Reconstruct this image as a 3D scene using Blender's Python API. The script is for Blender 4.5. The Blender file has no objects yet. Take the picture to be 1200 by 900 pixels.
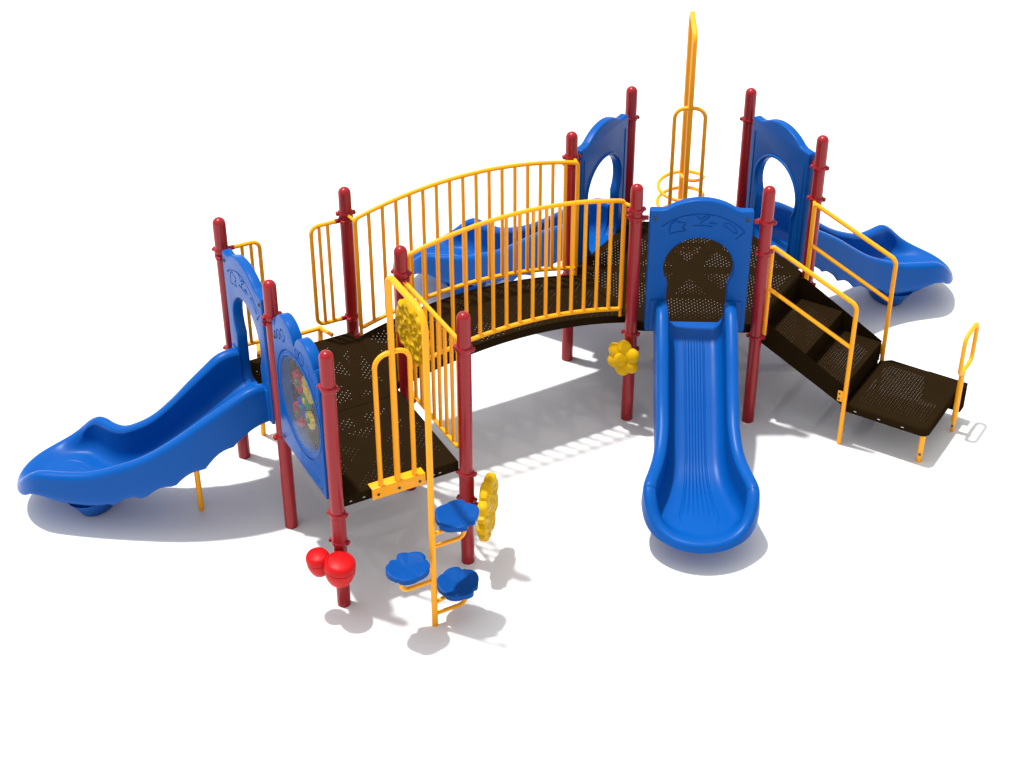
import bpy, bmesh, math, random
from mathutils import Vector as V, Matrix as M

D = math.radians
scene = bpy.context.scene
COL = scene.collection
random.seed(7)

# ------------------------------------------------------------------ materials
def new_mat(name):
    m = bpy.data.materials.new(name); m.use_nodes = True
    nt = m.node_tree
    return m, nt, nt.nodes['Principled BSDF'], nt.nodes['Material Output']

def plastic(name, col, rough=.35, var=.06, bump=.02, coat=0., spec=.5, scale=60., fine=True):
    """moulded / powder coated surface: faint tone variation, uneven gloss and a slight orange-peel"""
    m, nt, p, out = new_mat(name)
    tc = nt.nodes.new('ShaderNodeTexCoord')
    n1 = nt.nodes.new('ShaderNodeTexNoise'); n1.inputs['Scale'].default_value = 5; n1.inputs['Detail'].default_value = 5
    nt.links.new(tc.outputs['Object'], n1.inputs['Vector'])
    mx = nt.nodes.new('ShaderNodeMix'); mx.data_type = 'RGBA'
    lo = [c*(1-var) for c in col]; hi = [min(1, c*(1+var)) for c in col]
    mx.inputs[6].default_value = (*lo, 1); mx.inputs[7].default_value = (*hi, 1)
    nt.links.new(n1.outputs['Fac'], mx.inputs[0]); nt.links.new(mx.outputs[2], p.inputs['Base Color'])
    mr = nt.nodes.new('ShaderNodeMapRange'); mr.inputs[3].default_value = rough*.85; mr.inputs[4].default_value = rough*1.2
    nt.links.new(n1.outputs['Fac'], mr.inputs[0]); nt.links.new(mr.outputs[0], p.inputs['Roughness'])
    p.inputs['Specular IOR Level'].default_value = spec
    p.inputs['Coat Weight'].default_value = coat; p.inputs['Coat Roughness'].default_value = .12
    if bump:
        n2 = nt.nodes.new('ShaderNodeTexNoise'); n2.inputs['Scale'].default_value = scale; n2.inputs['Detail'].default_value = 2
        nt.links.new(tc.outputs['Object'], n2.inputs['Vector'])
        b = nt.nodes.new('ShaderNodeBump'); b.inputs['Strength'].default_value = bump; b.inputs['Distance'].default_value = .01
        nt.links.new(n2.outputs['Fac'], b.inputs['Height']); nt.links.new(b.outputs['Normal'], p.inputs['Normal'])
    return m

BLUE = plastic('blue_moulded_plastic', (.001, .079, .345), .34, .05, .02, 0, .12)
PODBLUE = plastic('blue_pod_plastic', (.001, .064, .29), .45, .05, .04, 0, .08)
YEL = plastic('yellow_powder_coat', (.97, .395, .007), .36, .04, .03, 0, .25)
LEMON = plastic('lemon_plastic', (.66, .385, .003), .42, .06, .04, 0, .1)
RED = plastic('burgundy_powder_coat', (.30, .013, .018), .22, .04, .006, 0, .28)
CLAMPRED = plastic('burgundy_cast_metal', (.30, .007, .014), .33, .06, .05, 0, .3)
BRIGHT = plastic('bright_red_plastic', (.52, .006, .008), .42, .05, .03, 0, .15)
BROWN = plastic('brown_vinyl_coating', (.0165, .0098, .0040), .6, .12, .10, 0, .0, 220.)
DARK = plastic('dark_bolt_steel', (.03, .03, .034), .4, .1, 0)
GREEN = plastic('green_gear_plastic', (.02, .28, .04), .4, .05, .02)
GEARRED = plastic('red_gear_plastic', (.62, .02, .03), .4, .05, .02)
GEARBLUE = plastic('blue_gear_plastic', (.05, .09, .60), .4, .05, .02)
GEARYEL = plastic('yellow_gear_plastic', (.85, .62, .02), .4, .05, .02)
STEEL = plastic('galvanised_rivet', (.55, .55, .52), .35, .1, 0)

def ground_mat():
    m, nt, p, out = new_mat('white_studio_ground')
    tc = nt.nodes.new('ShaderNodeTexCoord')
    n = nt.nodes.new('ShaderNodeTexNoise'); n.inputs['Scale'].default_value = .8; n.inputs['Detail'].default_value = 6
    nt.links.new(tc.outputs['Object'], n.inputs['Vector'])
    mx = nt.nodes.new('ShaderNodeMix'); mx.data_type = 'RGBA'
    mx.inputs[6].default_value = (.78, .78, .78, 1); mx.inputs[7].default_value = (.82, .82, .82, 1)
    nt.links.new(n.outputs['Fac'], mx.inputs[0]); nt.links.new(mx.outputs[2], p.inputs['Base Color'])
    p.inputs['Roughness'].default_value = .9; p.inputs['Specular IOR Level'].default_value = .1
    return m
GROUND = ground_mat()

def window_mat():
    m, nt, p, out = new_mat('clear_scuffed_polycarbonate')
    p.inputs['Base Color'].default_value = (.30, .30, .29, 1); p.inputs['Roughness'].default_value = .12
    tc = nt.nodes.new('ShaderNodeTexCoord')
    n = nt.nodes.new('ShaderNodeTexNoise'); n.inputs['Scale'].default_value = 9; n.inputs['Detail'].default_value = 4
    nt.links.new(tc.outputs['Object'], n.inputs['Vector'])
    mr = nt.nodes.new('ShaderNodeMapRange'); mr.inputs[3].default_value = .15; mr.inputs[4].default_value = .21
    nt.links.new(n.outputs['Fac'], mr.inputs[0])
    t = nt.nodes.new('ShaderNodeBsdfTransparent'); t.inputs['Color'].default_value = (.9, .9, .9, 1)
    mix = nt.nodes.new('ShaderNodeMixShader')
    nt.links.new(mr.outputs[0], mix.inputs[0]); nt.links.new(t.outputs[0], mix.inputs[1]); nt.links.new(p.outputs[0], mix.inputs[2])
    nt.links.new(mix.outputs[0], out.inputs['Surface'])
    return m
WINDOW = window_mat()

def perforated(name, kind, pitch=.033, rad=.0032, rot=45.):
    """brown vinyl coated plate with punched holes; kind: 'square' / 'hex' triangular fields, 'grid' one field"""
    m, nt, p, out = new_mat(name)
    N, L = nt.nodes.new, nt.links.new
    def math_(op, a, b=None, c=None):
        n = N('ShaderNodeMath'); n.operation = op
        for i, x in enumerate((a, b, c)):
            if x is None: continue
            if isinstance(x, (int, float)): n.inputs[i].default_value = x
            else: L(x, n.inputs[i])
        return n.outputs[0]
    tc = N('ShaderNodeTexCoord'); sx = N('ShaderNodeSeparateXYZ'); L(tc.outputs['Object'], sx.inputs[0])
    x, y = sx.outputs[0], sx.outputs[1]
    c, s = math.cos(D(rot))/pitch, math.sin(D(rot))/pitch
    u = math_('ADD', math_('MULTIPLY', x, c), math_('MULTIPLY', y, s))
    v = math_('SUBTRACT', math_('MULTIPLY', y, c), math_('MULTIPLY', x, s))
    fu = math_('SUBTRACT', math_('FRACT', u), .5); fv = math_('SUBTRACT', math_('FRACT', v), .5)
    d2 = math_('ADD', math_('MULTIPLY', fu, fu), math_('MULTIPLY', fv, fv))
    hole = math_('LESS_THAN', d2, (rad/pitch)**2)
    if kind == 'square':
        a, b = math_('ABSOLUTE', x), math_('ABSOLUTE', y)
        band = math_('GREATER_THAN', math_('ABSOLUTE', math_('SUBTRACT', a, b)), .085)
        mxx = math_('MAXIMUM', a, b)
        f = math_('MULTIPLY', band, math_('LESS_THAN', mxx, .41))
        gap = math_('GREATER_THAN', math_('ABSOLUTE', math_('SUBTRACT', mxx, .25)), .022)
        f = math_('MULTIPLY', f, gap)
    elif kind == 'hex':
        th = math_('ARCTAN2', y, x)
        k = math_('SUBTRACT', math_('MODULO', math_('ADD', th, 4*math.pi), math.pi/3), math.pi/6)
        r = math_('SQRT', math_('ADD', math_('MULTIPLY', x, x), math_('MULTIPLY', y, y)))
        pp = math_('MULTIPLY', r, math_('COSINE', k)); q = math_('ABSOLUTE', math_('MULTIPLY', r, math_('SINE', k)))
        f1 = math_('LESS_THAN', q, math_('SUBTRACT', math_('MULTIPLY', pp, .5773), .075))
        f2 = math_('LESS_THAN', pp, .77)
        gap = math_('GREATER_THAN', math_('ABSOLUTE', math_('SUBTRACT', pp, .42)), .03)
        f = math_('MULTIPLY', math_('MULTIPLY', f1, f2), gap)
    elif kind == 'bridge':
        a = math_('ABSOLUTE', math_('SUBTRACT', math_('FRACT', math_('MULTIPLY', x, 1/.33)), .5))
        b = math_('ABSOLUTE', y)
        f = math_('MULTIPLY', math_('LESS_THAN', a, .36), math_('LESS_THAN', b, .33))
        f = math_('MULTIPLY', f, math_('GREATER_THAN', math_('ABSOLUTE', math_('SUBTRACT', math_('MULTIPLY', a, .5), b)), .05))
    else:
        sg = N('ShaderNodeSeparateXYZ'); L(tc.outputs['Generated'], sg.inputs[0])
        def inside(o, lo, hi): return math_('MULTIPLY', math_('GREATER_THAN', o, lo), math_('LESS_THAN', o, hi))
        f = math_('MULTIPLY', inside(sg.outputs[0], .12, .9), inside(sg.outputs[1], .1, .9))
    # only the flat plate is punched
    geo = N('ShaderNodeNewGeometry'); sn = N('ShaderNodeSeparateXYZ'); L(geo.outputs['True Normal'], sn.inputs[0])
    flat = math_('GREATER_THAN', math_('ABSOLUTE', sn.outputs[2]), .8)
    hole = math_('MULTIPLY', math_('MULTIPLY', hole, f), flat)
    n1 = N('ShaderNodeTexNoise'); n1.inputs['Scale'].default_value = 6; n1.inputs['Detail'].default_value = 6; L(tc.outputs['Object'], n1.inputs['Vector'])
    mx = N('ShaderNodeMix'); mx.data_type = 'RGBA'
    mx.inputs[6].default_value = (.0150, .0088, .0036, 1); mx.inputs[7].default_value = (.0195, .0115, .0048, 1)
    L(n1.outputs['Fac'], mx.inputs[0]); L(mx.outputs[2], p.inputs['Base Color'])
    p.inputs['Roughness'].default_value = .6; p.inputs['Specular IOR Level'].default_value = .0
    n2 = N('ShaderNodeTexNoise'); n2.inputs['Scale'].default_value = 260; L(tc.outputs['Object'], n2.inputs['Vector'])
    b = N('ShaderNodeBump'); b.inputs['Strength'].default_value = .12; b.inputs['Distance'].default_value = .004
    L(n2.outputs['Fac'], b.inputs['Height']); L(b.outputs['Normal'], p.inputs['Normal'])
    t = N('ShaderNodeBsdfTransparent'); mix = N('ShaderNodeMixShader')
    L(hole, mix.inputs[0]); L(p.outputs[0], mix.inputs[1]); L(t.outputs[0], mix.inputs[2]); L(mix.outputs[0], out.inputs['Surface'])
    return m
DECKSQ = perforated('perforated_square_plate', 'square')
DECKHEX = perforated('perforated_hexagon_plate', 'hex', .033, .0034)
DECKBR = perforated('perforated_bridge_plate', 'bridge')
TREAD = perforated('perforated_tread_plate', 'grid', .0245, .0026, 0.)

# ------------------------------------------------------------------ mesh helpers
def obj(name, bm, mat, parent=None, mx=None, angle=35, label=None):
    bmesh.ops.recalc_face_normals(bm, faces=bm.faces)
    me = bpy.data.meshes.new(name); bm.to_mesh(me); bm.free()
    for p in me.polygons: p.use_smooth = True
    me.set_sharp_from_angle(angle=D(angle))
    me.materials.append(mat)
    return link(name, me, parent, mx, label)

def link(name, me, parent=None, mx=None, label=None):
    o = bpy.data.objects.new(name, me); COL.objects.link(o)
    if parent: o.parent = parent
    if mx is not None: o.matrix_local = mx
    if label: o['label'] = label
    return o

def copy_tree(o, parent, mx, label=None, first=True):
    c = o.copy(); COL.objects.link(c); c.parent = parent
    if mx is not None: c.matrix_local = mx
    if first:
        if 'label' in c: del c['label']
        if label: c['label'] = label
    for ch in o.children: copy_tree(ch, c, None, None, False)
    return c

def box(bm, a, b, bevel=0., mx=None, seg=2):
    x0, y0, z0 = a; x1, y1, z1 = b
    g = bmesh.ops.create_cube(bm, size=1)['verts']
    for v in g:
        v.co = V(((x0+x1)/2+v.co.x*(x1-x0), (y0+y1)/2+v.co.y*(y1-y0), (z0+z1)/2+v.co.z*(z1-z0)))
    if bevel:
        es = list({e for v in g for e in v.link_edges})
        r = bmesh.ops.bevel(bm, geom=es, offset=bevel, segments=seg, affect='EDGES', profile=.5)
        g = list({v for f in r['faces'] for v in f.verts} | {v for v in g if v.is_valid})
    if mx is not None:
        for v in g: v.co = mx @ v.co
    return g

def fillet(pts, r, seg=7, closed=False):
    pts = [V(p) for p in pts]; n = len(pts); out = []
    rr = r if isinstance(r, (list, tuple)) else [r]*n
    for i, p in enumerate(pts):
        if not closed and i in (0, n-1): out.append(p); continue
        a, b = pts[i-1]-p, pts[(i+1) % n]-p
        la, lb = a.length, b.length; a.normalize(); b.normalize()
        ang = a.angle(b)
        if ang > 3.1 or rr[i] <= 0: out.append(p); continue
        t = min(rr[i]/math.tan(ang/2), la*.49, lb*.49); rad = t*math.tan(ang/2)
        c = p+(a+b).normalized()*(rad/math.sin(ang/2))
        s, e = p+a*t-c, p+b*t-c
        tot = s.angle(e)
        for k in range(seg+1):
            f = k/seg
            out.append(c+(s*math.sin((1-f)*tot)+e*math.sin(f*tot))/max(math.sin(tot), 1e-6))
    return out

def tube(bm, pts, r, n=12, closed=False, cap=True):
    pts = [V(p) for p in pts]
    q = [pts[0]]
    for p in pts[1:]:
        if (p-q[-1]).length > 1e-5: q.append(p)
    pts = q; m = len(pts)
    tan = []
    for i in range(m):
        a = pts[i-1] if (i or closed) else pts[i]; b = pts[(i+1) % m] if (i < m-1 or closed) else pts[i]
        tan.append((b-a).normalized())
    up = V((0, 0, 1)) if abs(tan[0].z) < .9 else V((1, 0, 0))
    nor = (up-tan[0]*up.dot(tan[0])).normalized()
    rings = []
    R = r if isinstance(r, (list, tuple)) else [r]*m
    for i in range(m):
        nor = (nor-tan[i]*nor.dot(tan[i])).normalized(); bi = tan[i].cross(nor)
        rings.append([bm.verts.new(pts[i]+(nor*math.cos(2*math.pi*k/n)+bi*math.sin(2*math.pi*k/n))*R[i]) for k in range(n)])
    for i in range(m if closed else m-1):
        A, B = rings[i], rings[(i+1) % m]
        off = 0
        if closed and i == m-1:
            off = min(range(n), key=lambda o: sum((A[k].co-B[(k+o) % n].co).length for k in range(n)))
        for k in range(n):
            bm.faces.new((A[k], A[(k+1) % n], B[(k+1+off) % n], B[(k+off) % n]))
    if cap and not closed:
        bm.faces.new(rings[0][::-1]); bm.faces.new(rings[-1])
    return bm

def lathe(bm, prof, n=24, mx=None):
    rings = []
    for (r, z) in prof:
        if r < 1e-6: rings.append([bm.verts.new((0, 0, z))])
        else: rings.append([bm.verts.new((r*math.cos(2*math.pi*k/n), r*math.sin(2*math.pi*k/n), z)) for k in range(n)])
    vs = [v for R in rings for v in R]
    for A, B in zip(rings, rings[1:]):
        for k in range(n):
            if len(A) == 1 and len(B) == 1: continue
            if len(A) == 1: bm.faces.new((A[0], B[k], B[(k+1) % n]))
            elif len(B) == 1: bm.faces.new((A[k], A[(k+1) % n], B[0]))
            else: bm.faces.new((A[k], A[(k+1) % n], B[(k+1) % n], B[k]))
    if len(rings[0]) > 1: bm.faces.new(rings[0][::-1])
    if len(rings[-1]) > 1: bm.faces.new(rings[-1])
    if mx is not None:
        for v in vs: v.co = mx @ v.co
    return vs

def prism(bm, poly, z0, z1, mx=None):
    a = [bm.verts.new((x, y, z0)) for x, y in poly]; b = [bm.verts.new((x, y, z1)) for x, y in poly]
    n = len(poly)
    bm.faces.new(a[::-1]); bm.faces.new(b)
    for i in range(n): bm.faces.new((a[i], a[(i+1) % n], b[(i+1) % n], b[i]))
    if mx is not None:
        for v in a+b: v.co = mx @ v.co
    return a+b

def interp(tab, s):
    """smooth (Catmull-like) interpolation of a table of (s, value)"""
    if s <= tab[0][0]: return tab[0][1]
    if s >= tab[-1][0]: return tab[-1][1]
    for i in range(len(tab)-1):
        (a, fa), (b, fb) = tab[i], tab[i+1]
        if a <= s <= b:
            def slope(j):
                if j == 0 or j == len(tab)-1:
                    k = 0 if j == 0 else len(tab)-2
                    return (tab[k+1][1]-tab[k][1])/(tab[k+1][0]-tab[k][0])
                return (tab[j+1][1]-tab[j-1][1])/(tab[j+1][0]-tab[j-1][0])
            h = b-a; t = (s-a)/h; m0, m1 = slope(i)*h, slope(i+1)*h
            return (2*t**3-3*t*t+1)*fa+(t**3-2*t*t+t)*m0+(-2*t**3+3*t*t)*fb+(t**3-t*t)*m1

def frame(p, deg): return M.Translation(V(p)) @ M.Rotation(D(deg), 4, 'Z')

# ------------------------------------------------------------------ layout (metres)
EX, EY = V((math.cos(D(30)), math.sin(D(30)), 0)), V((-math.sin(D(30)), math.cos(D(30)), 0))
h3 = math.sqrt(3)/2
P = {9: V((-.5, -h3, 0)), 10: V((.5, -h3, 0)), 12: V((1, 0, 0)), 11: V((.5, h3, 0)), 8: V((-.5, h3, 0)), 7: V((-1, 0, 0))}
SPAN = 1.98
P[5] = P[9]-EX*SPAN; P[6] = P[5]+EY; P[4] = P[5]-EY; P[2] = P[5]-EX; P[1] = P[6]-EX; P[3] = P[4]-EX
TOP, SK = .915, .085               # deck height and skirt depth
def mid(a, b): return (P[a]+P[b])/2

ROOT = bpy.data.objects.new('playground_structure', None); COL.objects.link(ROOT)
ROOT['label'] = 'red, yellow and blue playground frame with blue slides, arched bridge and brown stairs'
ROOT['category'] = 'playground structure'

# ground
bm = bmesh.new()
bmesh.ops.create_grid(bm, x_segments=1, y_segments=1, size=400)
g = obj('ground', bm, GROUND); g['kind'] = 'structure'

# ------------------------------------------------------------------ posts and clamps
PR, PH = .0490, 2.178
bm = bmesh.new()
lathe(bm, [(PR, -.03)]+[(PR, PH-PR)]+[(PR*math.cos(D(a)), PH-PR+PR*math.sin(D(a))) for a in range(10, 90, 10)]+[(0, PH)], 32)
post0 = obj('post', bm, RED, ROOT, M.Translation(P[1]), 60)
posts = {1: post0}
for k in range(2, 13):
    posts[k] = link('post', post0.data, ROOT, M.Translation(P[k]))

bm = bmesh.new()                    # split collar with two bolted ears along local y
r0, r1, hh = PR+.0005, PR+.009, .019
lathe(bm, [(r0, -hh), (r1-.004, -hh), (r1, -hh+.005), (r1, hh-.005), (r1-.004, hh), (r0, hh)], 32)
for s in (-1, 1):
    for dx in (-1, 1):
        mx = M.Translation((dx*.008, s*(r1+.005), 0)) @ M.Rotation(D(90), 4, 'Y')
        lathe(bm, [(0, -.009), (.012, -.009), (.015, -.005), (.015, .005), (.012, .009), (0, .009)], 14, mx)
    box(bm, (-.012, s*r1-.006, -.014), (.012, s*r1+.006, .014), .003)
CLAMP = bpy.data.meshes.new('clamp'); bmesh.ops.recalc_face_normals(bm, faces=bm.faces); bm.to_mesh(CLAMP); bm.free()
for p in CLAMP.polygons: p.use_smooth = True
CLAMP.set_sharp_from_angle(angle=D(40)); CLAMP.materials.append(CLAMPRED)
def clamp(k, z, deg, arms=()):
    c = link('clamp', CLAMP, posts[k], frame((0, 0, z), deg-90))
    for a in arms:                  # short cast arm reaching to the panel or rail
        bm = bmesh.new(); box(bm, (PR, -.013, -.016), (.098, .013, .016), .004)
        obj('clamp_arm', bm, CLAMPRED, posts[k], frame((0, 0, z), a))
for k, z, e, arms in [
    (1, 1.862, 255, ()), (1, 1.905, 165, (30,)), (1, 1.03, 165, (30,)), (1, .84, 165, ()),
    (2, 1.888, 210, ()), (2, 1.842, 210, ()), (2, .85, 210, ()),
    (3, 1.888, 345, ()), (3, .826, 345, ()), (3, .581, 345, ()),
    (4, 1.888, 345, (120,)), (4, .821, 345, ()), (4, .587, 345, ()),
    (5, 1.958, 345, ()), (5, 1.905, 255, (300,)), (5, .84, 345, ()),
    (6, 1.958, 15, ()), (6, 1.905, 255, (210,)), (6, 1.03, 255, (210,)), (6, .84, 255, ()),
    (7, 1.958, 15, ()), (7, 1.90, 195, (60,)), (7, .84, 195, ()),
    (8, 1.888, 15, (240,)), (8, .84, 195, ()),
    (9, 1.958, 15, ()), (9, 1.890, 345, (0,)), (9, .836, 345, ()), (9, .697, 345, ()),
    (10, 1.870, 345, (180,)), (10, 1.60, 15, ()), (10, .825, 345, ()),
    (11, 1.888, 165, (300,)), (11, .84, 165, ()),
    (12, 1.894, 165, (120,)), (12, 1.61, 345, ()), (12, .80, 345, ())]:
    clamp(k, z, e, arms)
bm = bmesh.new()                    # half-shell sleeves between the lower clamps
lathe(bm, [(PR+.0008, 0), (PR+.005, .002), (PR+.005, .243), (PR+.0008, .245)], 28)
sl = obj('sleeve', bm, CLAMPRED, posts[3], M.Translation((0, 0, .582)), 50)
link('sleeve', sl.data, posts[4], M.Translation((0, 0, .582)))
c = link('sleeve', sl.data, posts[9], M.Translation((0, 0, .60)))

# ------------------------------------------------------------------ decks
def deck_mesh(poly, lip=.006):
    """pressed plate: thin top with a folded skirt all round, open underneath"""
    bm = bmesh.new(); n = len(poly)
    c = V((sum(p[0] for p in poly)/n, sum(p[1] for p in poly)/n))
    def inset(d):
        out = []
        for i in range(n):
            a, p, b = V(poly[i-1]), V(poly[i]), V(poly[(i+1) % n])
            d1, d2 = (p-a).normalized(), (b-p).normalized()
            n1, n2 = V((-d1.y, d1.x)), V((-d2.y, d2.x)); bi = (n1+n2).normalized()
            out.append(p+bi*(d/max(bi.dot(n1), .2)))
        return out
    rings = []
    for d, z in ((.006, 0), (.002, -.002), (0, -.006), (0, -SK), (.005, -SK), (.006, -.006), (.009, -.0018)):
        rings.append([bm.verts.new((*p, z)) for p in inset(d)])
    for A, B in zip(rings, rings[1:]):
        for i in range(n): bm.faces.new((A[i], B[i], B[(i+1) % n], A[(i+1) % n]))
    bm.faces.new(rings[0]); bm.faces.new(rings[-1][::-1])
    return bm
I = .042
sq = obj('deck', deck_mesh([(-.5, -.5+I), (.5, -.5+I), (.5, .497), (-.5, .497)]) if False else
         deck_mesh([(-.5+I, -.5+.002), (.5-I, -.5+.002), (.5-I, .5-I), (-.5+I, .5-I)]), DECKSQ, ROOT, frame(P[6]-(EX+EY)*.5+V((0, 0, TOP)), 30), 40)
copy_tree(sq, ROOT, frame(P[4]+(EY-EX)*.5+V((0, 0, TOP)), 210))
hv = [V((math.cos(D(60*k)), math.sin(D(60*k)))) for k in range(6)]
ins = 1-I/h3
half = [(hv[k]*ins).to_tuple() for k in range(6)]
hx = obj('deck', deck_mesh(half), DECKHEX, ROOT, frame((0, 0, TOP), 0), 40)
# bolts on the front skirt of the near square deck
bpy.context.view_layer.update()
fd = [o for o in ROOT.children if o.name.startswith('deck')][1]
for yv in (.12, .22, .76, .81):
    bm = bmesh.new(); box(bm, (-.009, -.003, -.003), (.009, .0, .003), .001)
    w = frame(P[3]+EX*yv+EY*(I-.001)+V((0, 0, .862)), 30)
    obj('bolt', bm, STEEL, fd, fd.matrix_world.inverted() @ w)

# ------------------------------------------------------------------ arched bridge
FB = frame(P[5], 30)
def arc(x, z0, rise): return z0+rise*(1-((x-SPAN/2)/(SPAN/2))**2)
bm = bmesh.new()
NB = 24; rows = []
x0, x1, y0, y1 = -.040, SPAN+.036, .135, .865
prof = [(y0, -.062), (y0, -.004), (y0+.004, 0), (y1-.004, 0), (y1, -.004), (y1, -.062), (y1-.005, -.062), (y1-.006, -.002), (y0+.006, -.002), (y0+.005, -.062)]
for i in range(NB+1):
    x = x0+(x1-x0)*i/NB; z = arc(x, TOP+.003, .138)
    rows.append([bm.verts.new((x-SPAN/2, y-.5, z+dz)) for y, dz in prof])
for A, B in zip(rows, rows[1:]):
    for k in range(len(prof)):
        bm.faces.new((A[k], A[(k+1) % len(prof)], B[(k+1) % len(prof)], B[k]))
bm.faces.new(rows[0]); bm.faces.new(rows[-1][::-1])
bridge = obj('arched_bridge_walkway', bm, DECKBR, ROOT, frame(P[5]+EX*SPAN/2+EY*.5, 30), 40)

def bridge_rail(y, side, label):
    bm = bmesh.new()
    xa, xb = .015, SPAN-.02
    top = [V((x, y, arc(x, 1.965, .143))) for x in [xa+(xb-xa)*i/24 for i in range(25)]]
    bot = [V((x, y, arc(x, .985, .143))) for x in [xb-(xb-xa)*i/24 for i in range(25)]]
    rr = [0]*50; rr[0] = rr[24] = .045; rr[25] = rr[49] = .02
    tube(bm, fillet(top+bot, rr, 6, True), .0175, 12, True)
    for x in (xa, xb):               # short stubs to the post clamps and feet down to the deck
        xp = 0 if x == xa else SPAN
        tube(bm, [V((x, y, arc(x, 1.945, .143))), V((xp, y+side*.09, 1.958))], .0135, 10)
        tube(bm, [V((x, y, .99)), V((x, y+side*.0, .925))], .0135, 10)
    r = obj('bridge_railing', bm, YEL, ROOT, FB, 40, label)
    for i in range(1, 17):
        x = xa+(xb-xa)*i/17
        b2 = bmesh.new(); tube(b2, [V((0, 0, arc(x, .985, .143))), V((0, 0, arc(x, 1.965, .143)))], .0148, 10)
        obj('baluster', b2, YEL, r, M.Translation((x, y, 0)))
bridge_rail(.14, -1, 'near yellow railing of the arched bridge')
bridge_rail(.86, 1, 'far yellow railing of the arched bridge')

# ------------------------------------------------------------------ slides
R_T = [(.03, 1.175), (.1, 1.18), (.2, 1.16), (.35, 1.075), (.5, .975), (.69, .83), (.86, .712), (1.06, .61), (1.2, .555), (1.36, .533), (1.47, .526), (1.54, .515), (1.60, .490), (1.66, .450), (1.71, .405), (1.77, .350), (1.83, .308), (1.90, .275), (1.96, .260)]
F_T = [(-.05, .919), (.03, .908), (.1, .880), (.18, .838), (.3, .765), (.5, .640), (.7, .505), (.9, .375), (1.05, .29), (1.2, .24), (1.35, .225), (1.5, .225), (1.65, .232), (1.8, .24), (1.9, .244)]
B_T = [(.03, .87), (.1, .86), (.2, .82), (.37, .69), (.55, .555), (.8, .41), (1.0, .325), (1.12, .29), (1.25, .29), (1.40, .305), (1.52, .325), (1.60, .315), (1.68, .265), (1.76, .23), (1.85, .215), (1.95, .21)]
S_N, L_N, W_N = 1.56, .395, .440
def half_w(s): return .327 if s < .95 else interp([(.94, .327), (.96, .3272), (1.1, .340), (1.2, .357), (1.3, .379), (1.4, .406), (1.47, .426), (1.52, .4365), (1.545, .4395), (S_N, W_N)], s)
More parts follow.
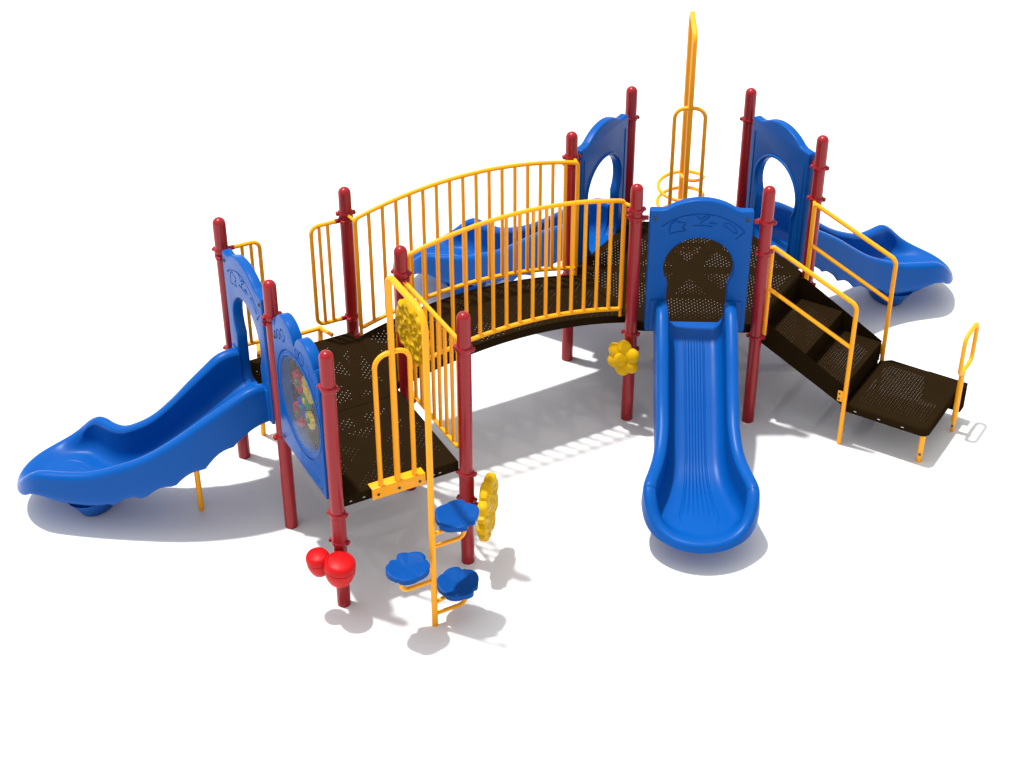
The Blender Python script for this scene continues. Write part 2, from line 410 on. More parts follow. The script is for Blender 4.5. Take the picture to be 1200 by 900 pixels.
def slide_mesh(bend):
    """bend: total turn in degrees, to the right of a child sliding down (0 = straight)"""
    a0, a1 = .22, 1.45
    def path(s):
        if bend == 0 or s <= a0: return V((s, 0, 0)), 0.
        Rr = (a1-a0)/D(bend); e = min(s, a1); th = (e-a0)/Rr
        p = V((a0+Rr*math.sin(th), -Rr*(1-math.cos(th)), 0))
        if s > a1: p += V((math.cos(th), -math.sin(th), 0))*(s-a1)
        return p, -th
    # outline of the rim in plan: straight, flaring, then a rounded nose
    O = [(-.05, .238), (.0, .238), (.034, .238)]+[(s, half_w(s)) for s in [.038, .06]+[.09+.0305*i for i in range(50)] if s < S_N]
    nn = 30
    for i in range(nn+1):
        a = math.pi/2*i/nn; c_, s_ = math.cos(a), math.sin(a)
        O.append((S_N+L_N*s_, W_N*c_ if i < nn else 0.))
    fl = sorted({round(-1+.05*j, 4) for j in range(41)} | {round(.0105*j, 4) for j in range(-62, 63)})
    bm = bmesh.new(); rows = []
    for i, (s, W) in enumerate(O):
        inside = s < .036
        a, b = O[max(i-1, 0)], O[min(i+1, len(O)-1)]
        if i == len(O)-1: t = V((0, -1))
        elif inside or s < .06: t = V((1, 0))
        else: t = V((b[0]-a[0], b[1]-a[1])).normalized()
        N = V((t.y, -t.x))                          # inward
        rim, rzz = (.054, .046) if not inside else (.012, .012)
        Rz = interp(R_T, s); Bz = interp(B_T, s)
        if inside: Rz, Bz = interp(F_T, s)+.006, .89
        if .30 < s < 1.10: Bz += .044*abs(math.sin((s-.3)/.19*math.pi))-.016
        nose = max(0., min(1., (s-S_N)/L_N))
        co_ = .085 if not inside else .02           # width of the cove between wall and floor
        Oi = V((s, W))+N*(2*rim+co_)
        Oi.y = max(Oi.y, 0)
        Fz = interp(F_T, min(Oi.x, 1.86)); H = max(Rz-Fz-rzz, .0)
        tall = max(0., min(1., (Rz-Fz-.03)/.21)); tall = tall*tall*(3-2*tall)
        right = []
        def put(d, z):
            q = V((s, W))+N*d
            right.append((q.x, max(q.y, 0), z))
        zc = Rz-rzz
        inner = []                                  # floor -> cove -> wall -> top of the rim
        for k in range(1, 8):
            a_ = k/7*math.pi/2; inner.append((2*rim+co_*(1-math.sin(a_)), Fz+min(H, .12)*(1-math.cos(a_))))
        inner.append((2*rim-.002, Fz+H))
        for k in range(1, 7):
            a_ = math.pi-k/6*math.pi/2; inner.append((rim-rim*math.cos(a_), zc+rzz*math.sin(a_)))
        for k, (d_, z_) in enumerate(inner):        # low rims swell gently out of the floor instead
            f = (k+1)/len(inner); dl = 2*rim+co_-(rim+co_)*f
            zl = Fz+(Rz-Fz)*(f*f*(3-2*f))
            put(d_*tall+dl*(1-tall), z_*tall+zl*(1-tall))
        zb = min(Bz, zc-.02)
        for k in range(1, 7):
            a_ = math.pi/2*(1-k/6); put(rim-.003-(rim-.012)*math.cos(a_), zc+rzz*math.sin(a_))
        dz = zb-zc; ff = math.exp(-((s-1.33)/.15)**4) if not inside else 0.
        put(.006, zc+dz*.3); put(.002, zc+dz*.6); put(.001, zc+dz*.85); put(.006, zc+dz*.96); put(.016, zb-.012*ff); put(.028+.05*ff, zb+.004*(1-ff)-.055*ff)
        put(.032+.11*ff, (max(zb+.010, Fz-.035) if zb+.010 < zc else zb)*(1-ff)+(zb-.13)*ff); put(2*rim+co_, min(Fz-.035, zc-.005)*(1-ff)+(Fz-.06)*ff)
        ribamp = max(0., min(1., (s-.10)/.07))*max(0., min(1., 1-(s-1.25)/.34))
        sec = []
        pts = [(x, -y, z) for x, y, z in right[::-1]]
        for v in fl[1:-1]:
            rb = 0.
            if abs(v) < .55: rb = -.0075*ribamp*max(0., math.cos(v/.55*6.5*math.pi))**2
            edge = .0045*max(0., min(1., (s-.10)/.07))*max(0., 1-nose*1.1)*math.exp(-((abs(v)-.60)/.016)**2)
            pts.append((Oi.x, Oi.y*v, Fz+rb-edge))
        pts += right
        for x, y, z in pts:
            p, th = path(x)
            q = p+V((-math.sin(th), math.cos(th), 0))*y
            sec.append(bm.verts.new((q.x, q.y, z)))
        rows.append(sec)
    n = len(rows[0])
    for A, B in zip(rows, rows[1:]):
        for k in range(n): bm.faces.new((A[k], A[(k+1) % n], B[(k+1) % n], B[k]))
    bm.faces.new(rows[0])
    bmesh.ops.remove_doubles(bm, verts=bm.verts, dist=2e-4)
    bmesh.ops.dissolve_degenerate(bm, dist=1e-5, edges=bm.edges)
    # foot
    p, th = path(1.34)
    fb = bmesh.new()
    prof = [(.112, 0), (.132, .006), (.145, .02), (.162, .06), (.190, .12), (.222, .175), (.230, .186)]
    lathe(fb, prof, 28, M.Translation(p) @ M.Rotation(th, 4, 'Z') @ M.Diagonal((.86, 1.30, 1, 1)))
    return bm, fb
b, f = slide_mesh(0)
s_front = obj('slide', b, BLUE, ROOT, frame(mid(9, 10), -90), 50, 'straight blue slide facing the viewer')
obj('slide_foot', f, BLUE, s_front, None, 50)
copy_tree(s_front, ROOT, frame(mid(12, 11), 30), 'straight blue slide behind the stairs')
copy_tree(s_front, ROOT, frame(mid(8, 7), 150), 'straight blue slide seen through the bridge railings')
b, f = slide_mesh(53)
s_left = obj('slide', b, BLUE, ROOT, frame(mid(1, 2), 210), 50, 'curved blue slide at the left end')
obj('slide_foot', f, BLUE, s_left, None, 50)
bm = bmesh.new(); tube(bm, [V((0, 0, -.02)), V((0, 0, .50))], .022, 14)
bpy.context.view_layer.update()
w = M.Translation((-3.80, -2.19, 0))
obj('support_leg', bm, YEL, s_left, s_left.matrix_world.inverted() @ w)

# ------------------------------------------------------------------ moulded panels
def curve_solid(splines, half_t, bev, name):
    """flat outline (with holes) extruded and edge-rounded -> mesh with (lateral, height) mapped to y, z"""
    cu = bpy.data.curves.new(name, 'CURVE'); cu.dimensions = '2D'; cu.fill_mode = 'BOTH'
    cu.extrude = half_t-bev; cu.bevel_depth = bev; cu.bevel_resolution = 3; cu.offset = -bev
    for pts in splines:
        sp = cu.splines.new('POLY'); sp.points.add(len(pts)-1); sp.use_cyclic_u = True
        for i, (x, y) in enumerate(pts): sp.points[i].co = (x, y, 0, 1)
    o = bpy.data.objects.new(name, cu); COL.objects.link(o)
    bpy.context.view_layer.update()
    me = bpy.data.meshes.new_from_object(o.evaluated_get(bpy.context.evaluated_depsgraph_get()))
    bpy.data.objects.remove(o); bpy.data.curves.remove(cu)
    bm = bmesh.new(); bm.from_mesh(me); bpy.data.meshes.remove(me)
    for v in bm.verts: v.co = V((v.co.z, v.co.x, v.co.y))
    bmesh.ops.remove_doubles(bm, verts=bm.verts, dist=1e-5)
    return bm

def smooth2(pts, r, closed=True):
    return [(p.x, p.y) for p in fillet([V((x, y, 0)) for x, y in pts], r, 6, closed)]

def cut(o, cutter):
    md = o.modifiers.new('cut', 'BOOLEAN'); md.operation = 'DIFFERENCE'; md.object = cutter; md.solver = 'EXACT'; md.use_self = True
    bpy.context.view_layer.update()
    me = bpy.data.meshes.new_from_object(o.evaluated_get(bpy.context.evaluated_depsgraph_get()))
    o.modifiers.clear(); n0 = len(o.data.vertices)
    if len(me.vertices) > n0*.5: o.data = me
    bpy.data.objects.remove(cutter)
    for p in o.data.polygons: p.use_smooth = True
    o.data.set_sharp_from_angle(angle=D(35))

HT = .037
outer = [(-.398, .878), (.398, .878), (.398, 1.972), (.298, 1.972)]
for i in range(13):
    a = D(55+70*i/12); outer.append((.45*math.cos(a), 1.615+.45*math.sin(a)))
outer += [(-.298, 1.972), (-.398, 1.972)]
rr = [.03, .03, .02, .06]+[.02]+[0]*11+[.02]+[.06, .02]
hole = []
for i in range(25):
    a = D(-32+244*i/24); hole.append((.272*math.cos(a), 1.463+.272*math.sin(a)))
hole += [(-.236, 1.25), (-.236, .893), (.236, .893), (.236, 1.25)]
hr = [0]*24+[.0]+[.10, .15, .15, .10]
bm = curve_solid([smooth2(outer, rr), smooth2(hole, hr)], HT, .014, 'arched_panel')
arched = obj('arched_panel', bm, BLUE, ROOT, frame(mid(9, 10), -90), 35)
# engraved band of pictures under the crest (outer face)
def groove(cb, pts, r=.0072, closed=False, seg=3):
    q = fillet([V((HT, x, z)) for x, z in pts], .012, 3, closed)
    tube(cb, q, r, 6, closed)
def arcp(r, a0, a1, n=14, cz=1.50): return [(r*math.cos(D(a0+(a1-a0)*i/n)), cz+r*math.sin(D(a0+(a1-a0)*i/n))) for i in range(n+1)]
cb = bmesh.new()
groove(cb, arcp(.452, 132, 47)+[(.335, 1.80), (.27, 1.735)])                  # band edge and its right end
groove(cb, arcp(.352, 101, 76))
groove(cb, [(-.235, 1.855), (-.185, 1.905), (-.18, 1.875), (-.10, 1.872), (-.155, 1.825), (-.09, 1.805), (-.19, 1.79), (-.245, 1.765)], .0072, True)
groove(cb, [(-.05, 1.945), (-.005, 1.90), (.015, 1.928), (.075, 1.945), (.03, 1.905), (-.01, 1.875), (.02, 1.842)], .0072)
groove(cb, [(.045, 1.868), (.105, 1.87), (.13, 1.862), (.085, 1.885)], .007, True)
groove(cb, [(.155, 1.868), (.215, 1.872), (.26, 1.835), (.285, 1.775), (.245, 1.80), (.20, 1.835)], .0072, True)
cut_o = obj('cutter', cb, BLUE)
bpy.context.view_layer.update(); cut_o.matrix_world = arched.matrix_world.copy()
bpy.context.view_layer.update()
cut(arched, cut_o)
def panel_extras(pn):
    bm = bmesh.new()
    tube(bm, [V((-HT+.004, x*1.085, 1.36+(z-1.36)*1.05)) for x, z in smooth2(hole, hr)], .0155, 8, True)
    obj('opening_rim', bm, BLUE, pn, None, 60)
    for s in (-1, 1):
        bm = bmesh.new(); tube(bm, [V((-HT+.003, s*.345, .93)), V((-HT+.003, s*.345, 1.86))], .010, 8); obj('stiffening_rib', bm, BLUE, pn, None, 60)
    for s in (-1, 1):                 # dark bolts at the upper corners
        bm = bmesh.new()
        lathe(bm, [(.016, -.004), (.016, .003), (.011, .006), (.011, .002), (0, .002)], 12, M.Translation((HT, s*.352, 1.905)) @ M.Rotation(D(90), 4, 'Y'))
        obj('bolt', bm, DARK, pn)
    for s in (-1, 1):
        bm = bmesh.new(); box(bm, (.030, .285 if s > 0 else -.362, .895), (.048, .362 if s > 0 else -.285, 1.175), .010)
        obj('mounting_flange', bm, BLUE, pn)
panel_extras(arched)
for (a, b_, dg) in ((12, 11, 30), (8, 7, 150), (1, 2, 210)):
    copy_tree(arched, ROOT, frame(mid(a, b_), dg))

# gear panel on the left end
gp = [(-.41, .90), (.41, .90), (.41, 1.90), (.372, 1.955), (.36, 1.955)]
def scallop(cx, r, cz, a0, a1, n): return [(cx+r*math.cos(D(a0+(a1-a0)*i/n)), cz+r*math.sin(D(a0+(a1-a0)*i/n))) for i in range(n+1)]
gp += scallop(.175, .180, 1.885, 12, 168, 12)+scallop(-.175, .180, 1.885, 12, 168, 12)
gp += [(-.36, 1.955), (-.372, 1.955), (-.41, 1.90)]
circ = [(.02+.355*math.cos(D(10*i)), 1.46+.365*math.sin(D(10*i))) for i in range(36)]
bm = curve_solid([gp, circ], .04, .014, 'gear_panel')
FG = frame(mid(2, 3), 210)
gear_panel = obj('gear_panel', bm, BLUE, ROOT, FG, 35)
cb = bmesh.new()
tube(cb, [V((.04, .02+.388*math.cos(D(8*i)), 1.46+.398*math.sin(D(8*i)))) for i in range(45)], .010, 6, True)
for (cy, cz, r) in ((-.345, 1.835, .024), (-.285, 1.87, .030), (-.205, 1.905, .040), (.055, 1.905, .030), (.135, 1.91, .042)):
    tube(cb, [V((.04, cy+r*math.cos(D(30*i)), cz+1.15*r*math.sin(D(30*i)))) for i in range(12)], .0075, 6, True)
    tube(cb, [V((.04, cy-r*.3, cz-r*.5)), V((.04, cy, cz+r*.4)), V((.04, cy+r*.35, cz-r*.45))], .0045, 6)
for pts in ([(.24, 1.92), (.27, 1.87), (.25, 1.84)], [(.30, 1.86), (.32, 1.83)], [(.325, 1.80), (.355, 1.75), (.335, 1.72), (.37, 1.69)], [(.20, 1.0), (.26, .985), (.31, 1.0)], [(-.05, 1.0), (.0, .985), (.04, 1.02), (-.02, 1.04)], [(.18, .96), (.25, .95), (.29, .965)]):
    tube(cb, [V((.04, y, z)) for y, z in pts], .005, 6)
cut_o = obj('cutter', cb, BLUE); bpy.context.view_layer.update(); cut_o.matrix_world = gear_panel.matrix_world.copy()
bpy.context.view_layer.update(); cut(gear_panel, cut_o)
bm = bmesh.new()
lathe(bm, [(.372, -.003), (.372, .003)], 48, M.Translation((.033, .02, 1.46)) @ M.Rotation(D(90), 4, 'Y'))
obj('window', bm, WINDOW, gear_panel)
bm = bmesh.new()
tube(bm, [V((.033, .02+.357*math.cos(D(8*i)), 1.46+.367*math.sin(D(8*i)))) for i in range(45)], .009, 10, True)
obj('window_frame', bm, BLUE, gear_panel, None, 60)
def gear(cy, cz, r, teeth, mat, hub):
    bm = bmesh.new(); poly = []
    for i in range(teeth*4):
        a = 2*math.pi*(i+.5)/(teeth*4); q = r if i % 4 in (0, 1) else r*.84
        poly.append((q*math.cos(a), q*math.sin(a)))
    mx = M.Translation((.004, cy, cz)) @ M.Rotation(D(90), 4, 'Y')
    prism(bm, poly, -.012, .012, mx)
    g_ = obj('gear', bm, mat, gear_panel)
    bm = bmesh.new(); lathe(bm, [(r*.34, .0125), (r*.34, .02), (r*.2, .024), (0, .024)], 16, mx)
    obj('gear_hub', bm, hub, g_)
gear(-.05, 1.60, .092, 12, GEARRED, GREEN); gear(.13, 1.645, .100, 12, GEARYEL, GEARYEL); gear(.062, 1.515, .070, 10, GREEN, GEARYEL)
gear(-.015, 1.405, .080, 11, GEARBLUE, GREEN); gear(-.095, 1.30, .092, 12, GEARRED, GREEN); gear(.12, 1.385, .068, 10, GEARYEL, GREEN)
for (y, z) in ((-.35, .955), (.33, .945), (.372, 1.70), (-.372, 1.80)):
    bm = bmesh.new(); lathe(bm, [(.014, -.003), (.014, .004), (.009, .006), (0, .003)], 10, M.Translation((.04, y, z)) @ M.Rotation(D(90), 4, 'Y'))
    obj('bolt', bm, DARK, gear_panel)

# ------------------------------------------------------------------ left tower: barrier, loops, climbers
def flower_wheel(parent, mx):
    """lobed disc with swirling relief on both faces; axis along local x"""
    bm = bmesh.new(); nt_, nr = 96, 22
    def rad(t): return .232+.013*math.cos(8*t)+.007*math.cos(16*t+.6)+(.02 if abs(((t*8/(2*math.pi)) % 1)-.5) < .09 else 0)
    def h(t, f):
        sw = math.sin(8*t+5*f*3)*.5+.5
        ring = math.exp(-((f-.86)/.06)**2)+math.exp(-((f-.42)/.05)**2)+.9*math.exp(-(f/.13)**2)
        knob = max(0, math.sin(16*t-9*f))**3*math.exp(-((f-.65)/.12)**2)
        return .024+.013*sw*min(1, f*3)*(1-.25*f)+.010*ring+.009*knob
    faces = []
    for s in (1, -1):
        c = bm.verts.new((s*h(0, 0), 0, 0)); rings = []
        for i in range(1, nr+1):
            f = i/nr
            rings.append([bm.verts.new((s*(h(2*math.pi*k/nt_, f) if i < nr else .020), rad(2*math.pi*k/nt_)*f*math.cos(2*math.pi*k/nt_), rad(2*math.pi*k/nt_)*f*math.sin(2*math.pi*k/nt_))) for k in range(nt_)])
        for k in range(nt_): bm.faces.new((c, rings[0][k], rings[0][(k+1) % nt_]))
        for A, B in zip(rings, rings[1:]):
            for k in range(nt_): bm.faces.new((A[k], B[k], B[(k+1) % nt_], A[(k+1) % nt_]))
        faces.append(rings[-1])
    A, B = faces
    for k in range(nt_): bm.faces.new((A[k], A[(k+1) % nt_], B[(k+1) % nt_], B[k]))
    o = obj('flower_wheel', bm, LEMON, parent, mx, 40)
    return o
# barrier between P5 and P4; local frame: FB, barrier along -y at x = 0
bm = bmesh.new()
zt, zb = 1.905, .965
tube(bm, fillet([V((0, -.035, zt)), V((0, -.905, zt))], .0), .0165, 12)
tube(bm, fillet([V((0, -.905, zt)), V((0, -.905, zb)), V((0, -.075, zb)), V((0, -.075, zt))], [0, .06, .06, 0], 7), .0155, 12)
tube(bm, [V((0, -.90, zt)), V((0, -.965, zt))], .0165, 12)
barrier = obj('pipe_barrier', bm, YEL, ROOT, FB, 40)
for i in range(1, 8):
    y = -.075-.83*i/8
    b2 = bmesh.new(); tube(b2, [V((0, 0, zb)), V((0, 0, zt))], .0145, 10)
    obj('bar', b2, YEL, barrier, M.Translation((0, y, 0)))
fw = flower_wheel(ROOT, FB @ M.Translation((-.034, -.245, 1.605)))
fw['label'] = 'yellow flower wheel on the barrier'
bm = bmesh.new(); tube(bm, [V((.02, 0, 0)), V((.06, 0, 0))], .03, 12)
obj('wheel_axle', bm, YEL, fw)
fw2 = flower_wheel(ROOT, frame(P[4]+V((.150, -.030, .535)), -9) @ M.Rotation(D(10), 4, 'X'))
fw2['label'] = 'yellow flower wheel low on the front post'
bm = bmesh.new(); tube(bm, [V((-.10, 0, .0)), V((-.02, 0, 0))], .028, 12)
obj('wheel_axle', bm, CLAMPRED, fw2)

# half-width grab loops either side of the ladder opening on the back edge (y = 1 in FB)
def grab_loop(xp, s):
    bm = bmesh.new()
    tube(bm, fillet([V((xp+s*.09, 1, 1.905)), V((xp+s*.292, 1, 1.905)), V((xp+s*.292, 1, 1.03)), V((xp+s*.09, 1, 1.03))], .062, 7), .0165, 12)
    o = obj('grab_loop', bm, YEL, ROOT, FB, 40)
    for q in (.155, .225):
        b2 = bmesh.new(); tube(b2, [V((0, 0, 1.03)), V((0, 0, 1.905))], .0145, 10)
        obj('bar', b2, YEL, o, M.Translation((xp+s*q, 1, 0)))
grab_loop(0, -1); grab_loop(-1, 1)

# ladder on the back of the left tower
bm = bmesh.new()
for x in (-.24, -.76):
    tube(bm, [V((x, 1.20, -.02)), V((x, 1.09, .945))], .021, 12)
    tube(bm, [V((x, 1.09, .935)), V((x+(.05 if x > -.5 else -.05), .965, .925))], .017, 10)
tube(bm, [V((-.225, 1.09, .935)), V((-.775, 1.09, .935))], .018, 12)
lad = obj('rung_ladder', bm, YEL, ROOT, FB, 40)
for i in range(4):
    z = .14+.2*i; y = 1.20-.11*(z+.02)/.965
    b2 = bmesh.new(); tube(b2, [V((-.24, 0, 0)), V((-.76, 0, 0))], .015, 10)
    obj('rung', b2, YEL, lad, M.Translation((0, y, z)))

# arch pole climbers: an Arch standing on the deck edge, leaning over to the ground
def arch_pole(name, mx, label, outer=.545, top=2.60):
    """local x outward from the deck edge, y along the edge"""
    bm = bmesh.new()
    tube(bm, fillet([V((0, 0, .93)), V((0, 0, top)), V((outer, 0, top)), V((outer, 0, -.02))], [0, .07, .13, 0], 9), .0225, 14)
    return obj(name, bm, YEL, ROOT, mx, 40, label)
def deck_bracket(parent):
    bm = bmesh.new()
    box(bm, (-.055, -.205, TOP+.003), (.022, .205, TOP+.011), .001)
    box(bm, (.014, -.205, TOP-.083), (.0225, .205, TOP+.0025), .001)
    br = obj('mounting_bracket', bm, YEL, parent)
    for y in (-.16, 0, .16):
        b2 = bmesh.new(); lathe(b2, [(0, 0), (.011, 0), (.011, .005), (0, .007)], 10, M.Translation((.0225, y, TOP-.045)) @ M.Rotation(D(90), 4, 'Y'))
        obj('bolt', b2, DARK, parent)
    bm = bmesh.new()
    tube(bm, fillet([V((0, -.13, TOP+.01)), V((0, -.13, 2.0)), V((0, .13, 2.0)), V((0, .13, TOP+.01))], .095, 8), .0175, 12)
    obj('handhold_loop', bm, YEL, parent)
mxp = frame(P[3]+EX*.478+EY*(.032), -60)
pod = arch_pole('pod_climber', mxp, 'yellow arch pole with three blue pods')
deck_bracket(pod)
def pod_mesh():
    bm = bmesh.new(); nt_, nr = 72, 12
    def rad(t):
        return .155*(1+.085*abs(math.sin(2.5*t+.4))+.05*math.cos(t)-.22*math.exp(-((t-math.pi)/.16)**2)-.10*math.exp(-((t-1.3)/.07)**2)-.10*math.exp(-((t-5.1)/.07)**2))
    def h(t, f):
        vein = .013*abs(math.sin(2.5*t+.4))*f-.007*math.exp(-((t-1.3)/.12)**2)*f-.007*math.exp(-((t-5.1)/.12)**2)*f
        notch = -.012*math.exp(-((t-math.pi)/.2)**2)*f
        return .010+.020*f*f+vein+notch+(.004*math.sin(3*t+1)*f)
    top = []; bot = []
    for i in range(1, nr+1):
        f = i/nr
        fr = f if f < .93 else .93+(f-.93)*.6
        top.append([bm.verts.new((rad(2*math.pi*k/nt_)*f*math.cos(2*math.pi*k/nt_), rad(2*math.pi*k/nt_)*f*math.sin(2*math.pi*k/nt_), h(2*math.pi*k/nt_, f)-(.010 if i == nr else 0))) for k in range(nt_)])
        bot.append([bm.verts.new((rad(2*math.pi*k/nt_)*f*.985*math.cos(2*math.pi*k/nt_), rad(2*math.pi*k/nt_)*f*.985*math.sin(2*math.pi*k/nt_), -.040+.020*f*f*f)) for k in range(nt_)])
    ct, cb_ = bm.verts.new((0, 0, .012)), bm.verts.new((0, 0, -.040))
    for k in range(nt_):
        k2 = (k+1) % nt_
        bm.faces.new((ct, top[0][k], top[0][k2])); bm.faces.new((cb_, bot[0][k2], bot[0][k]))
        for A, B in zip(top, top[1:]): bm.faces.new((A[k], B[k], B[k2], A[k2]))
        for A, B in zip(bot, bot[1:]): bm.faces.new((A[k], A[k2], B[k2], B[k]))
        bm.faces.new((top[-1][k], bot[-1][k], bot[-1][k2], top[-1][k2]))
    return bm
pod0 = None
for (s, z, yaw, tx, ty) in ((1, .905, 200, -2, 2), (-1, .605, 20, -2, 1), (1, .295, 215, -1, 3)):
    bm = bmesh.new()
    tube(bm, fillet([V((.545, 0, z-.19)), V((.545, s*.245, z-.19)), V((.545, s*.245, z-.045)), V((.545, 0, z-.085))], [0, .055, .02, 0], 7), .0155, 12)
    arm = obj('pod_arm', bm, YEL, pod, None, 40)
    mx = M.Translation((.545, s*.195, z)) @ M.Rotation(D(tx), 4, 'X') @ M.Rotation(D(ty), 4, 'Y') @ M.Diagonal((.84, 1, .85, 1)) @ M.Rotation(D(yaw), 4, 'Z')
    if pod0 is None: pod0 = obj('pod', pod_mesh(), PODBLUE, pod, mx, 50)
    else: link('pod', pod0.data, pod, mx)

# spiral climber on the back of the hexagonal tower
sp = arch_pole('spiral_climber', frame(mid(11, 8)-V((0, .032, 0)), 90), 'yellow arch pole wound with a spiral behind the deck', .545, 2.665)
deck_bracket(sp)
bm = bmesh.new(); pts = []
turns, pitch = 5.6, .165
for i in range(int(turns*28)+1):
    a = 2*math.pi*i/28
    r = .205*min(1, .11+.89*(i/9)) if i < 9 else .205
    th = D(165)+a
    pts.append(V((.545+r*math.cos(th), r*math.sin(th), 1.10-pitch*a/(2*math.pi))))
tube(bm, pts, .0165, 10)
obj('spiral', bm, YEL, sp, None, 50)

# ------------------------------------------------------------------ bongo drums, flower
def drum(bm, r, h, mx):
    lathe(bm, [(0, -h), (r*.5, -h), (r*.68, -h*.95), (r*.84, -h*.76), (r*.96, -h*.52), (r*.985, -h*.34), (r*.985, -h*.26), (r*.945, -h*.245), (r*.945, -h*.225), (r*1.0, -h*.21), (r*1.0, -h*.08), (r*.97, -h*.02), (r*.90, .010), (r*.80, .017), (r*.76, .012), (r*.70, .016), (0, .022)], 32, mx)
q = frame(P[3]+V((0, 0, .50)), 255)      # local x outward from the corner
bm = bmesh.new()
mw = q.inverted() @ M.Translation(P[3]+V((-.075, -.135, .478))) @ M.Rotation(D(-20), 4, 'Z')
box(bm, (-.085, -.045, -.055), (.085, .045, .035), .03, mw, 3); tube(bm, [V((.045, 0, .0)), V((.045, 0, -.13))], .03, 14)
bongo = obj('bongo_drums', bm, BRIGHT, ROOT, q, 40)
def drumobj(mx, r, h):
    bm = bmesh.new(); drum(bm, r, h, mx); return obj('drum', bm, BRIGHT, bongo, None, 40)
W_ = q.inverted()
drumobj(W_ @ M.Translation(P[3]+V((.018, -.165, .525))) @ M.Rotation(D(7), 4, 'X') @ M.Rotation(D(4), 4, 'Y'), .112, .19)
drumobj(W_ @ M.Translation(P[3]+V((-.146, -.108, .53))) @ M.Rotation(D(7), 4, 'X') @ M.Rotation(D(-4), 4, 'Y'), .085, .165)

mxf = frame(P[9]+V((-.052, -.105, .665)), 238) @ M.Rotation(D(-6), 4, 'Y')
bm = bmesh.new()
bmesh.ops.create_icosphere(bm, subdivisions=4, radius=.062, matrix=M.Translation((.032, 0, 0)) @ M.Diagonal((.85, 1, 1, 1)))
lathe(bm, [(0, -.03), (.085, -.03), (.09, -.015), (.085, .02), (0, .02)], 24, M.Rotation(D(90), 4, 'Y'))
fl_ = obj('flower_toy', bm, LEMON, ROOT, mxf, 40)
fl_['label'] = 'yellow puffy six-petal flower beside the front slide'
for i in range(6):
    a = D(90+60*i)
    bm = bmesh.new()
    bmesh.ops.create_icosphere(bm, subdivisions=4, radius=.067, matrix=M.Translation((.004, .079*math.cos(a), .085*math.sin(a))) @ M.Rotation(a-D(90), 4, 'X') @ M.Diagonal((.70, .98, 1.08, 1)))
    obj('petal', bm, LEMON, fl_)
bm = bmesh.new(); tube(bm, [V((-.10, 0, 0)), V((-.02, 0, 0))], .03, 12)
obj('mounting_tube', bm, CLAMPRED, fl_)

# ------------------------------------------------------------------ stairs and transfer platform; local x down the stairs, y across
FS = frame(P[10], -30)
def plate(poly, y0, y1):             # polygon in (x, z) extruded across y
    bm = bmesh.new()
    prism(bm, poly, y0, y1, M(((1, 0, 0, 0), (0, 0, 1, 0), (0, 1, 0, 0), (0, 0, 0, 1))))
    return bm
side_poly = [(-.034, .912), (-.034, .702), (.015, .702), (.735, .368), (.748, .35), (.748, .545), (.03, .915)]
T1, T2, TP = .715, .535, .362
stairs = obj('staircase', plate(side_poly, .108, .114), BROWN, ROOT, FS, 30)
obj('side_panel', plate(side_poly, .886, .892), BROWN, stairs, None, 30)
def tread(xa, xb, z):
    bm = bmesh.new(); box(bm, (-(xb-xa)/2, -.3855, -.002), ((xb-xa)/2, .3855, 0), .0006)
    box(bm, ((xb-xa)/2-.005, -.3855, -.032), ((xb-xa)/2+.0005, .3855, -.0025))
    obj('tread', bm, TREAD, stairs, M.Translation(((xa+xb)/2, .5, z)), 30)
def riser(x, za, zb_):
    bm = bmesh.new(); box(bm, (x-.003, .1145, za), (x+.003, .8855, zb_)); obj('riser', bm, BROWN, stairs, None, 30)
tread(-.034, .385, T1); tread(.376, .745, T2)
riser(-.033, T1+.0005, TOP-.004); riser(.3795, T2+.0005, T1-.0026); riser(.7395, .29, T2-.0026)

def handrail(y, label):
    bm = bmesh.new(); r = .0185
    tube(bm, fillet([V((.03, y, .80)), V((.03, y, 1.615)), V((.768, y, 1.315)), V((.768, y, -.02))], [0, .015, .075, 0], 8), r, 14)
    o = obj('stair_handrail', bm, YEL, ROOT, FS, 40, label)
    s = -1 if y < .5 else 1
    b2 = bmesh.new(); tube(b2, [V((.03, y, 1.235)), V((.768, y, .925))], .0165, 12); obj('mid_rail', b2, YEL, o)
    b2 = bmesh.new(); tube(b2, [V((.03, y, 1.60)), V((.005, y+s*.05, 1.605))], .015, 10); obj('mounting_stub', b2, YEL, o)
    b2 = bmesh.new(); box(b2, (.705, y-.006, .405), (.765, y+.006, .505), .006)
    pl = obj('mounting_plate', b2, YEL, o)
    for z in (.43, .48):
        b3 = bmesh.new(); lathe(b3, [(0, -.002), (.009, -.002), (.009, .003), (0, .003)], 10, M.Translation((.722, y-.006, z)) @ M.Rotation(D(90), 4, 'X'))
        obj('bolt', b3, DARK, o)
handrail(.095, 'near yellow handrail of the stairs'); handrail(.905, 'far yellow handrail of the stairs')

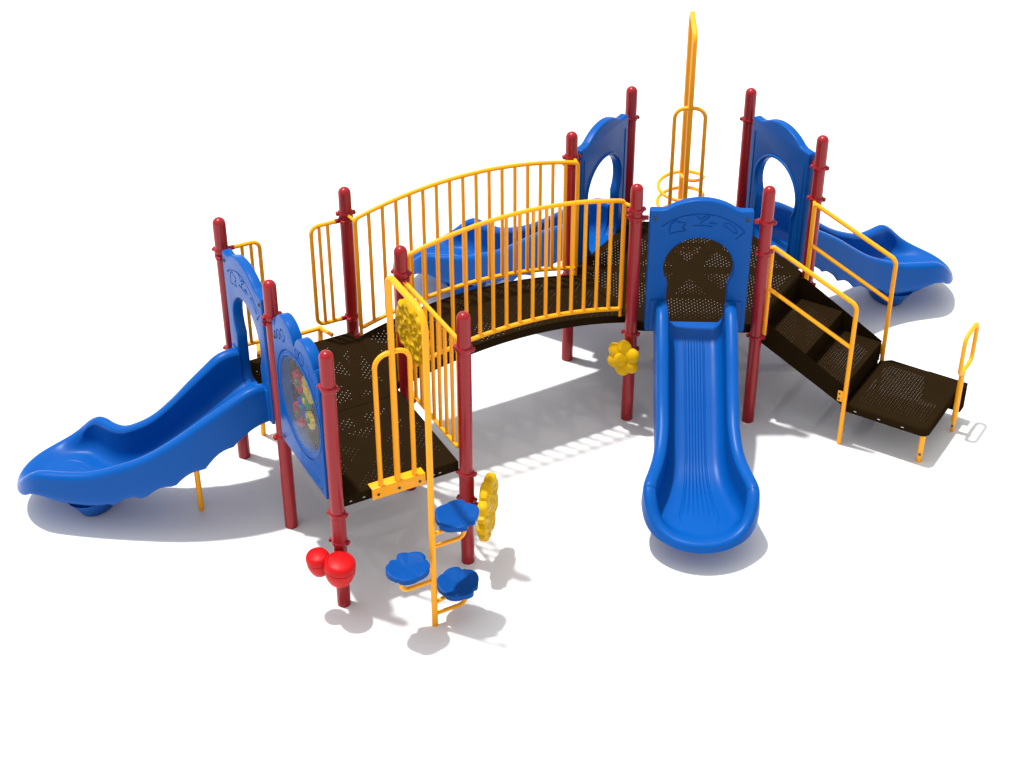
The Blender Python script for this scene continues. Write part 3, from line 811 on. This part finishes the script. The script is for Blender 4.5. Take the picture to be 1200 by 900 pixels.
# low platform: plate with rolled near edge, clipped far corner, skirts
bm = bmesh.new()
poly = [(.752, .148), (1.41, .148), (1.44, .163), (1.457, .195), (1.457, .955), (.835, .955), (.752, .885)]
poly = [(x-1.10, y-.53) for x, y in poly]
def off(poly, d):
    n = len(poly); out = []
    for i in range(n):
        a, p, b_ = V(poly[i-1]), V(poly[i]), V(poly[(i+1) % n]); d1, d2 = (p-a).normalized(), (b_-p).normalized()
        n1, n2 = V((-d1.y, d1.x)), V((-d2.y, d2.x)); bi = (n1+n2).normalized(); out.append(p+bi*(d/max(bi.dot(n1), .3)))
    return out
rings = []
for d, z in ((.028, 0), (.014, -.003), (.004, -.013), (0, -.028), (0, -.075), (.006, -.075), (.006, -.03), (.030, -.0020)):
    rings.append([bm.verts.new((*p, z)) for p in off(poly, d)])
for A, B in zip(rings, rings[1:]):
    for i in range(len(poly)): bm.faces.new((A[i], B[i], B[(i+1) % len(poly)], A[(i+1) % len(poly)]))
bm.faces.new(rings[0]); bm.faces.new(rings[-1][::-1])
plat = obj('transfer_platform', bm, TREAD, ROOT, FS @ M.Translation((1.10, .53, TP)), 40)
PI_ = M.Translation((-1.10, -.53, -TP))
for (x, y) in ((1.405, .215),):
    bm = bmesh.new(); tube(bm, [V((x, y, -.02)), V((x, y, TP-.02))], .0225, 14); obj('leg', bm, YEL, plat, PI_, 40)
    bm = bmesh.new(); lathe(bm, [(0, 0), (.012, 0), (.012, .004), (0, .005)], 10, M.Translation((x+.004, y-.0215, .08)) @ M.Rotation(D(90), 4, 'X')); obj('bolt', bm, DARK, plat, PI_)
bm = bmesh.new(); box(bm, (1.16, .865, .115), (1.495, .9545, TP-.006), .003); obj('side_box', bm, BROWN, plat, PI_, 30)
for xx in (.85, 1.05, 1.25):
    bm = bmesh.new(); box(bm, (xx-.011, .1455, TP-.05), (xx+.011, .1478, TP-.044), .001); obj('rivet', bm, STEEL, plat, PI_)
# handle
bm = bmesh.new()
hx_, hy_ = 1.488, .745
tube(bm, [V((hx_, hy_, -.02)), V((hx_, hy_, .10)), V((hx_, hy_, .13)), V((hx_, hy_, .60))], [.0165, .0165, .0235, .0235], 14)
handle = obj('transfer_handle', bm, YEL, ROOT, FS, 40)
bm = bmesh.new()
tube(bm, fillet([V((hx_, .665, .585)), V((hx_, .95, .585)), V((hx_, .95, .955)), V((hx_, .665, .955))], .07, 8, True), .0185, 12, True)
obj('grip_loop', bm, YEL, handle, None, 50)
bm = bmesh.new(); lathe(bm, [(0, 0), (.010, 0), (.010, .004), (0, .005)], 10, M.Translation((hx_, hy_-.016, .06)) @ M.Rotation(D(90), 4, 'X')); obj('bolt', bm, DARK, handle)

# ------------------------------------------------------------------ camera
cam = bpy.data.cameras.new('camera'); co = bpy.data.objects.new('camera', cam); COL.objects.link(co)
yaw, pitch_ = -.0333352645, .604761173
d = V((math.sin(yaw)*math.cos(pitch_), math.cos(yaw)*math.cos(pitch_), -math.sin(pitch_)))
co.location = (-1.06271837, -12.4948460, 8.35769774)
co.rotation_euler = d.to_track_quat('-Z', 'Y').to_euler()
cam.sensor_fit = 'HORIZONTAL'; cam.sensor_width = 36; cam.lens = 36*2022.04/1200
cam.clip_start = .1; cam.clip_end = 2000
scene.camera = co

# ------------------------------------------------------------------ daylight
SUN_EL, SUN_AZ = 77., 156.          # azimuth counter-clockwise from +x
to_sun = V((math.cos(D(SUN_AZ))*math.cos(D(SUN_EL)), math.sin(D(SUN_AZ))*math.cos(D(SUN_EL)), math.sin(D(SUN_EL))))
w = bpy.data.worlds.new('World'); scene.world = w; w.use_nodes = True
nt = w.node_tree; bg = nt.nodes['Background']
sky = nt.nodes.new('ShaderNodeTexSky'); sky.sky_type = 'NISHITA'; sky.sun_disc = False
sky.sun_elevation = D(SUN_EL); sky.sun_rotation = math.atan2(to_sun.x, to_sun.y) % (2*math.pi)
hs = nt.nodes.new('ShaderNodeHueSaturation'); hs.inputs['Saturation'].default_value = .04
nt.links.new(sky.outputs[0], hs.inputs['Color']); tc = nt.nodes.new('ShaderNodeTexCoord'); sz = nt.nodes.new('ShaderNodeSeparateXYZ'); nt.links.new(tc.outputs['Generated'], sz.inputs[0])
mr = nt.nodes.new('ShaderNodeMapRange'); mr.inputs[1].default_value = 0; mr.inputs[2].default_value = 1; mr.inputs[3].default_value = .35; mr.inputs[4].default_value = 1.75
nt.links.new(sz.outputs[2], mr.inputs[0])
mu = nt.nodes.new('ShaderNodeVectorMath'); mu.operation = 'SCALE'
nt.links.new(hs.outputs[0], mu.inputs[0]); nt.links.new(mr.outputs[0], mu.inputs['Scale']); nt.links.new(mu.outputs[0], bg.inputs['Color'])
bg.inputs['Strength'].default_value = .095
sun = bpy.data.lights.new('sun', 'SUN'); so = bpy.data.objects.new('sun', sun); COL.objects.link(so)
sun.energy = 2.5; sun.angle = D(2.3); sun.color = (1, .985, .955)
so.rotation_euler = (-to_sun).to_track_quat('-Z', 'Y').to_euler()
so.location = (-3, 2, 12)

vs = scene.view_settings
vs.view_transform = 'Standard'; vs.look = 'None'; vs.exposure = .75; vs.gamma = 1; vs.use_curve_mapping = False
cy = scene.cycles
cy.max_bounces = 10; cy.transparent_max_bounces = 16; cy.use_denoising = True
